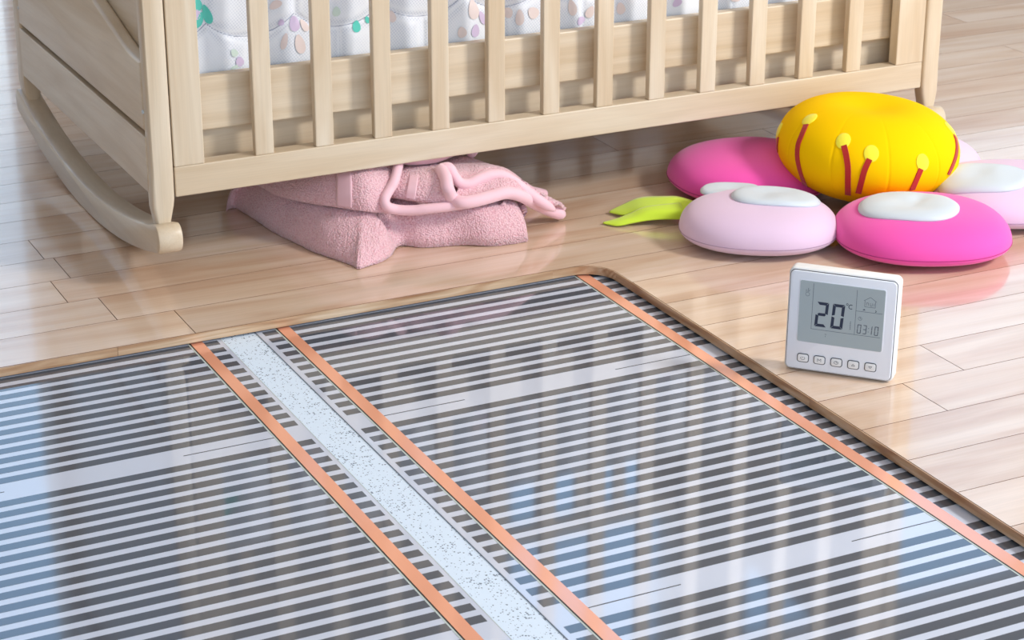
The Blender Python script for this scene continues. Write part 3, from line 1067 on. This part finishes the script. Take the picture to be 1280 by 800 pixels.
# local frame: x along the face, -y towards the viewer, z up
prism('housing', rrect(0, .0008, TW, TH, .0075), 'Y', .0012, TD, M['white_plastic'], th_o, bev=.003, smooth_angle=50, seg=3)
prism('groove_ring', rrect(.0020, .0028, TW - .0020, TH - .0022, .0062), 'Y', .0004, .003, M['groove'], th_o)
face = prism('face_plate', rrect(.0027, .0035, TW - .0027, TH - .0029, .0056), 'Y', -.0016, .003, M['face_plastic'], th_o, bev=.0009, smooth_angle=50)
def U(u): return u * TW
def W(v): return TH * (1 - v)
sx0, sx1, sz0, sz1 = U(.115), U(.883), W(.70), W(.108)
prism('screen_rim', rrect(sx0 - .0012, sz0 - .0012, sx1 + .0012, sz1 + .0012, .0028), 'Y', -.0022, 0, M['face_plastic'], face, bev=.0004)
scr = prism('screen', rrect(sx0, sz0, sx1, sz1, .0022), 'Y', -.00255, -.0012, M['lcd'], th_o)
INK_Y = -.00258
def ink(name, polys, mat):
    V, F = [], []
    for poly in polys:
        b_ = len(V)
        V += [(p[0], INK_Y, p[1]) for p in poly] + [(p[0], INK_Y + .0002, p[1]) for p in poly]
        k = len(poly)
        F.append(tuple(range(b_, b_ + k)))
        for i in range(k):
            F.append((b_ + i, b_ + (i + 1) % k, b_ + k + (i + 1) % k, b_ + k + i))
    return mesh(name, V, F, mat, scr)
def line(u0, v0, u1, v1, w=.0005):
    a, b_ = Vector((U(u0), W(v0))), Vector((U(u1), W(v1)))
    d = (b_ - a).normalized()
    nn = Vector((-d.y, d.x)) * w / 2
    return [a + nn, a - nn, b_ - nn, b_ + nn]
SEG = {'0': 'abcdef', '1': 'bc', '2': 'abged', '3': 'abgcd'}
def seven(ch, u0, v0, u1, v1, w, slant=.06):
    x0, x1, z0, z1 = U(u0), U(u1), W(v1), W(v0)
    g_ = w * .12
    zm = (z0 + z1) / 2
    h = w
    S = {'a': [(x0 + g_, z1), (x1 - g_, z1), (x1 - h, z1 - h), (x0 + h, z1 - h)],
         'd': [(x0 + g_, z0), (x1 - g_, z0), (x1 - h, z0 + h), (x0 + h, z0 + h)],
         'g': [(x0 + h * .6, zm), (x0 + h, zm + h / 2), (x1 - h, zm + h / 2), (x1 - h * .6, zm), (x1 - h, zm - h / 2), (x0 + h, zm - h / 2)],
         'f': [(x0, z1 - g_), (x0 + h, z1 - h), (x0 + h, zm + h * .45), (x0, zm + g_)],
         'b': [(x1, z1 - g_), (x1 - h, z1 - h), (x1 - h, zm + h * .45), (x1, zm + g_)],
         'e': [(x0, z0 + g_), (x0 + h, z0 + h), (x0 + h, zm - h * .45), (x0, zm - g_)],
         'c': [(x1, z0 + g_), (x1 - h, z0 + h), (x1 - h, zm - h * .45), (x1, zm - g_)]}
    return [[(x + slant * (z - z0), z) for x, z in S[s]] for s in SEG[ch]]
ink('temperature_digits', seven('2', .262, .295, .372, .535, .0036) + seven('0', .408, .295, .518, .535, .0036), M['ink'])
def circ(u, v, r_, w, a0=0, a1=360, n_=14):
    out = []
    for i in range(n_):
        a, b_ = math.radians(a0 + (a1 - a0) * i / n_), math.radians(a0 + (a1 - a0) * (i + 1) / n_)
        c = Vector((U(u), W(v)))
        e1, e2 = Vector((math.cos(a), math.sin(a))), Vector((math.cos(b_), math.sin(b_)))
        out.append([c + e1 * r_, c + e1 * (r_ - w), c + e2 * (r_ - w), c + e2 * r_])
    return out
ink('degree_sign', circ(.549, .285, .0014, .0006) + circ(.583, .305, .0030, .0009, 50, 310), M['ink'])
t = []
for ch, u in (('0', .650), ('3', .700), ('1', .750), ('0', .806)):
    t += seven(ch, u, .462, u + .034, .548, .0008, .05)
t += [line(.752, .488, .758, .488, .0008), line(.750, .522, .756, .522, .0008)]
ink('clock_digits', t, M['ink'])
ink('screen_lines', [line(.236, .125, .236, .565), line(.236, .565, .862, .565), line(.630, .135, .630, .565), line(.630, .335, .868, .335)], M['ink2'])
house = [line(.705, .225, .705, .285), line(.705, .285, .80, .285), line(.80, .285, .80, .225), line(.695, .228, .752, .19), line(.752, .19, .81, .228)]
house += [line(.72 + i * .017, .245, .72 + i * .017, .272, .0005) for i in range(5)] + [line(.72, .245, .737, .245), line(.754, .272, .771, .272)]
ink('house_icon', house, M['ink2'])
c_ = Vector((U(.702), W(.315)))
ink('small_icons', [[c_ + Vector((-.0017, -.0006)), c_ + Vector((.0017, -.0006)), c_ + Vector((0, .0012))]] + circ(.803, .318, .0014, .0007, -100, 90), M['ink'])
hand = circ(.185, .235, .0026, .0004) + [line(.172, .215, .172, .19), line(.186, .212, .192, .175), line(.192, .212, .205, .19)]
hand += circ(.672, .405, .0024, .0004) + [line(.672, .405, .672, .39), line(.672, .405, .682, .405)]
hand += [line(.585, .45 + i * .014, .592, .45 + i * .014, .0011) for i in range(6)]
hand += circ(.37, .605, .0010, .0004, -60, 180) + [line(.37, .615, .37, .628)]
ink('faint_icons', hand, M['ink2'])
for i, u in enumerate((.178, .330, .485, .640, .795)):
    cxb, czb = U(u), W(.862)
    bw, bh = .0072, .0055
    bt = prism('button', rrect(cxb - bw + .0009, czb - bh + .0009, cxb + bw - .0009, czb + bh - .0009, .0024), 'Y', -.0030, -.001, M['white_plastic'], th_o, bev=.0006)
    prism('button_ring', rrect(cxb - bw, czb - bh, cxb + bw, czb + bh, .0031), 'Y', -.0021, -.001, M['groove'], bt)
    V, F = [], []
    def stroke(pts):
        for (x0, z0), (x1, z1) in zip(pts, pts[1:]):
            a, b_ = Vector((cxb + x0, czb + z0)), Vector((cxb + x1, czb + z1))
            d = (b_ - a).normalized(); nn = Vector((-d.y, d.x)) * .00025
            k = len(V)
            V.extend([(p.x, -.00306, p.y) for p in (a + nn, a - nn, b_ - nn, b_ + nn)])
            F.append((k, k + 1, k + 2, k + 3))
    s = .0020
    if i == 0:
        stroke([(s * 1.3 * math.cos(math.radians(a)), s * math.sin(math.radians(a))) for a in range(130, 411, 35)]); stroke([(0, .0002), (0, s)])
    elif i == 1:
        stroke([(-s, -s), (-s, s), (0, -.0004), (s, s), (s, -s)])
    elif i == 2:
        stroke([(s * 1.3 * math.cos(math.radians(a)), s * math.sin(math.radians(a))) for a in range(0, 361, 45)]); stroke([(0, s), (0, 0), (s * .8, 0)])
    elif i == 3:
        stroke([(-s, -s * .6), (0, s * .6), (s, -s * .6), (-s, -s * .6)])
    else:
        stroke([(-s, s * .6), (0, -s * .6), (s, s * .6), (-s, s * .6)])
    mesh('button_symbol', V, F, M['ink2'], bt)
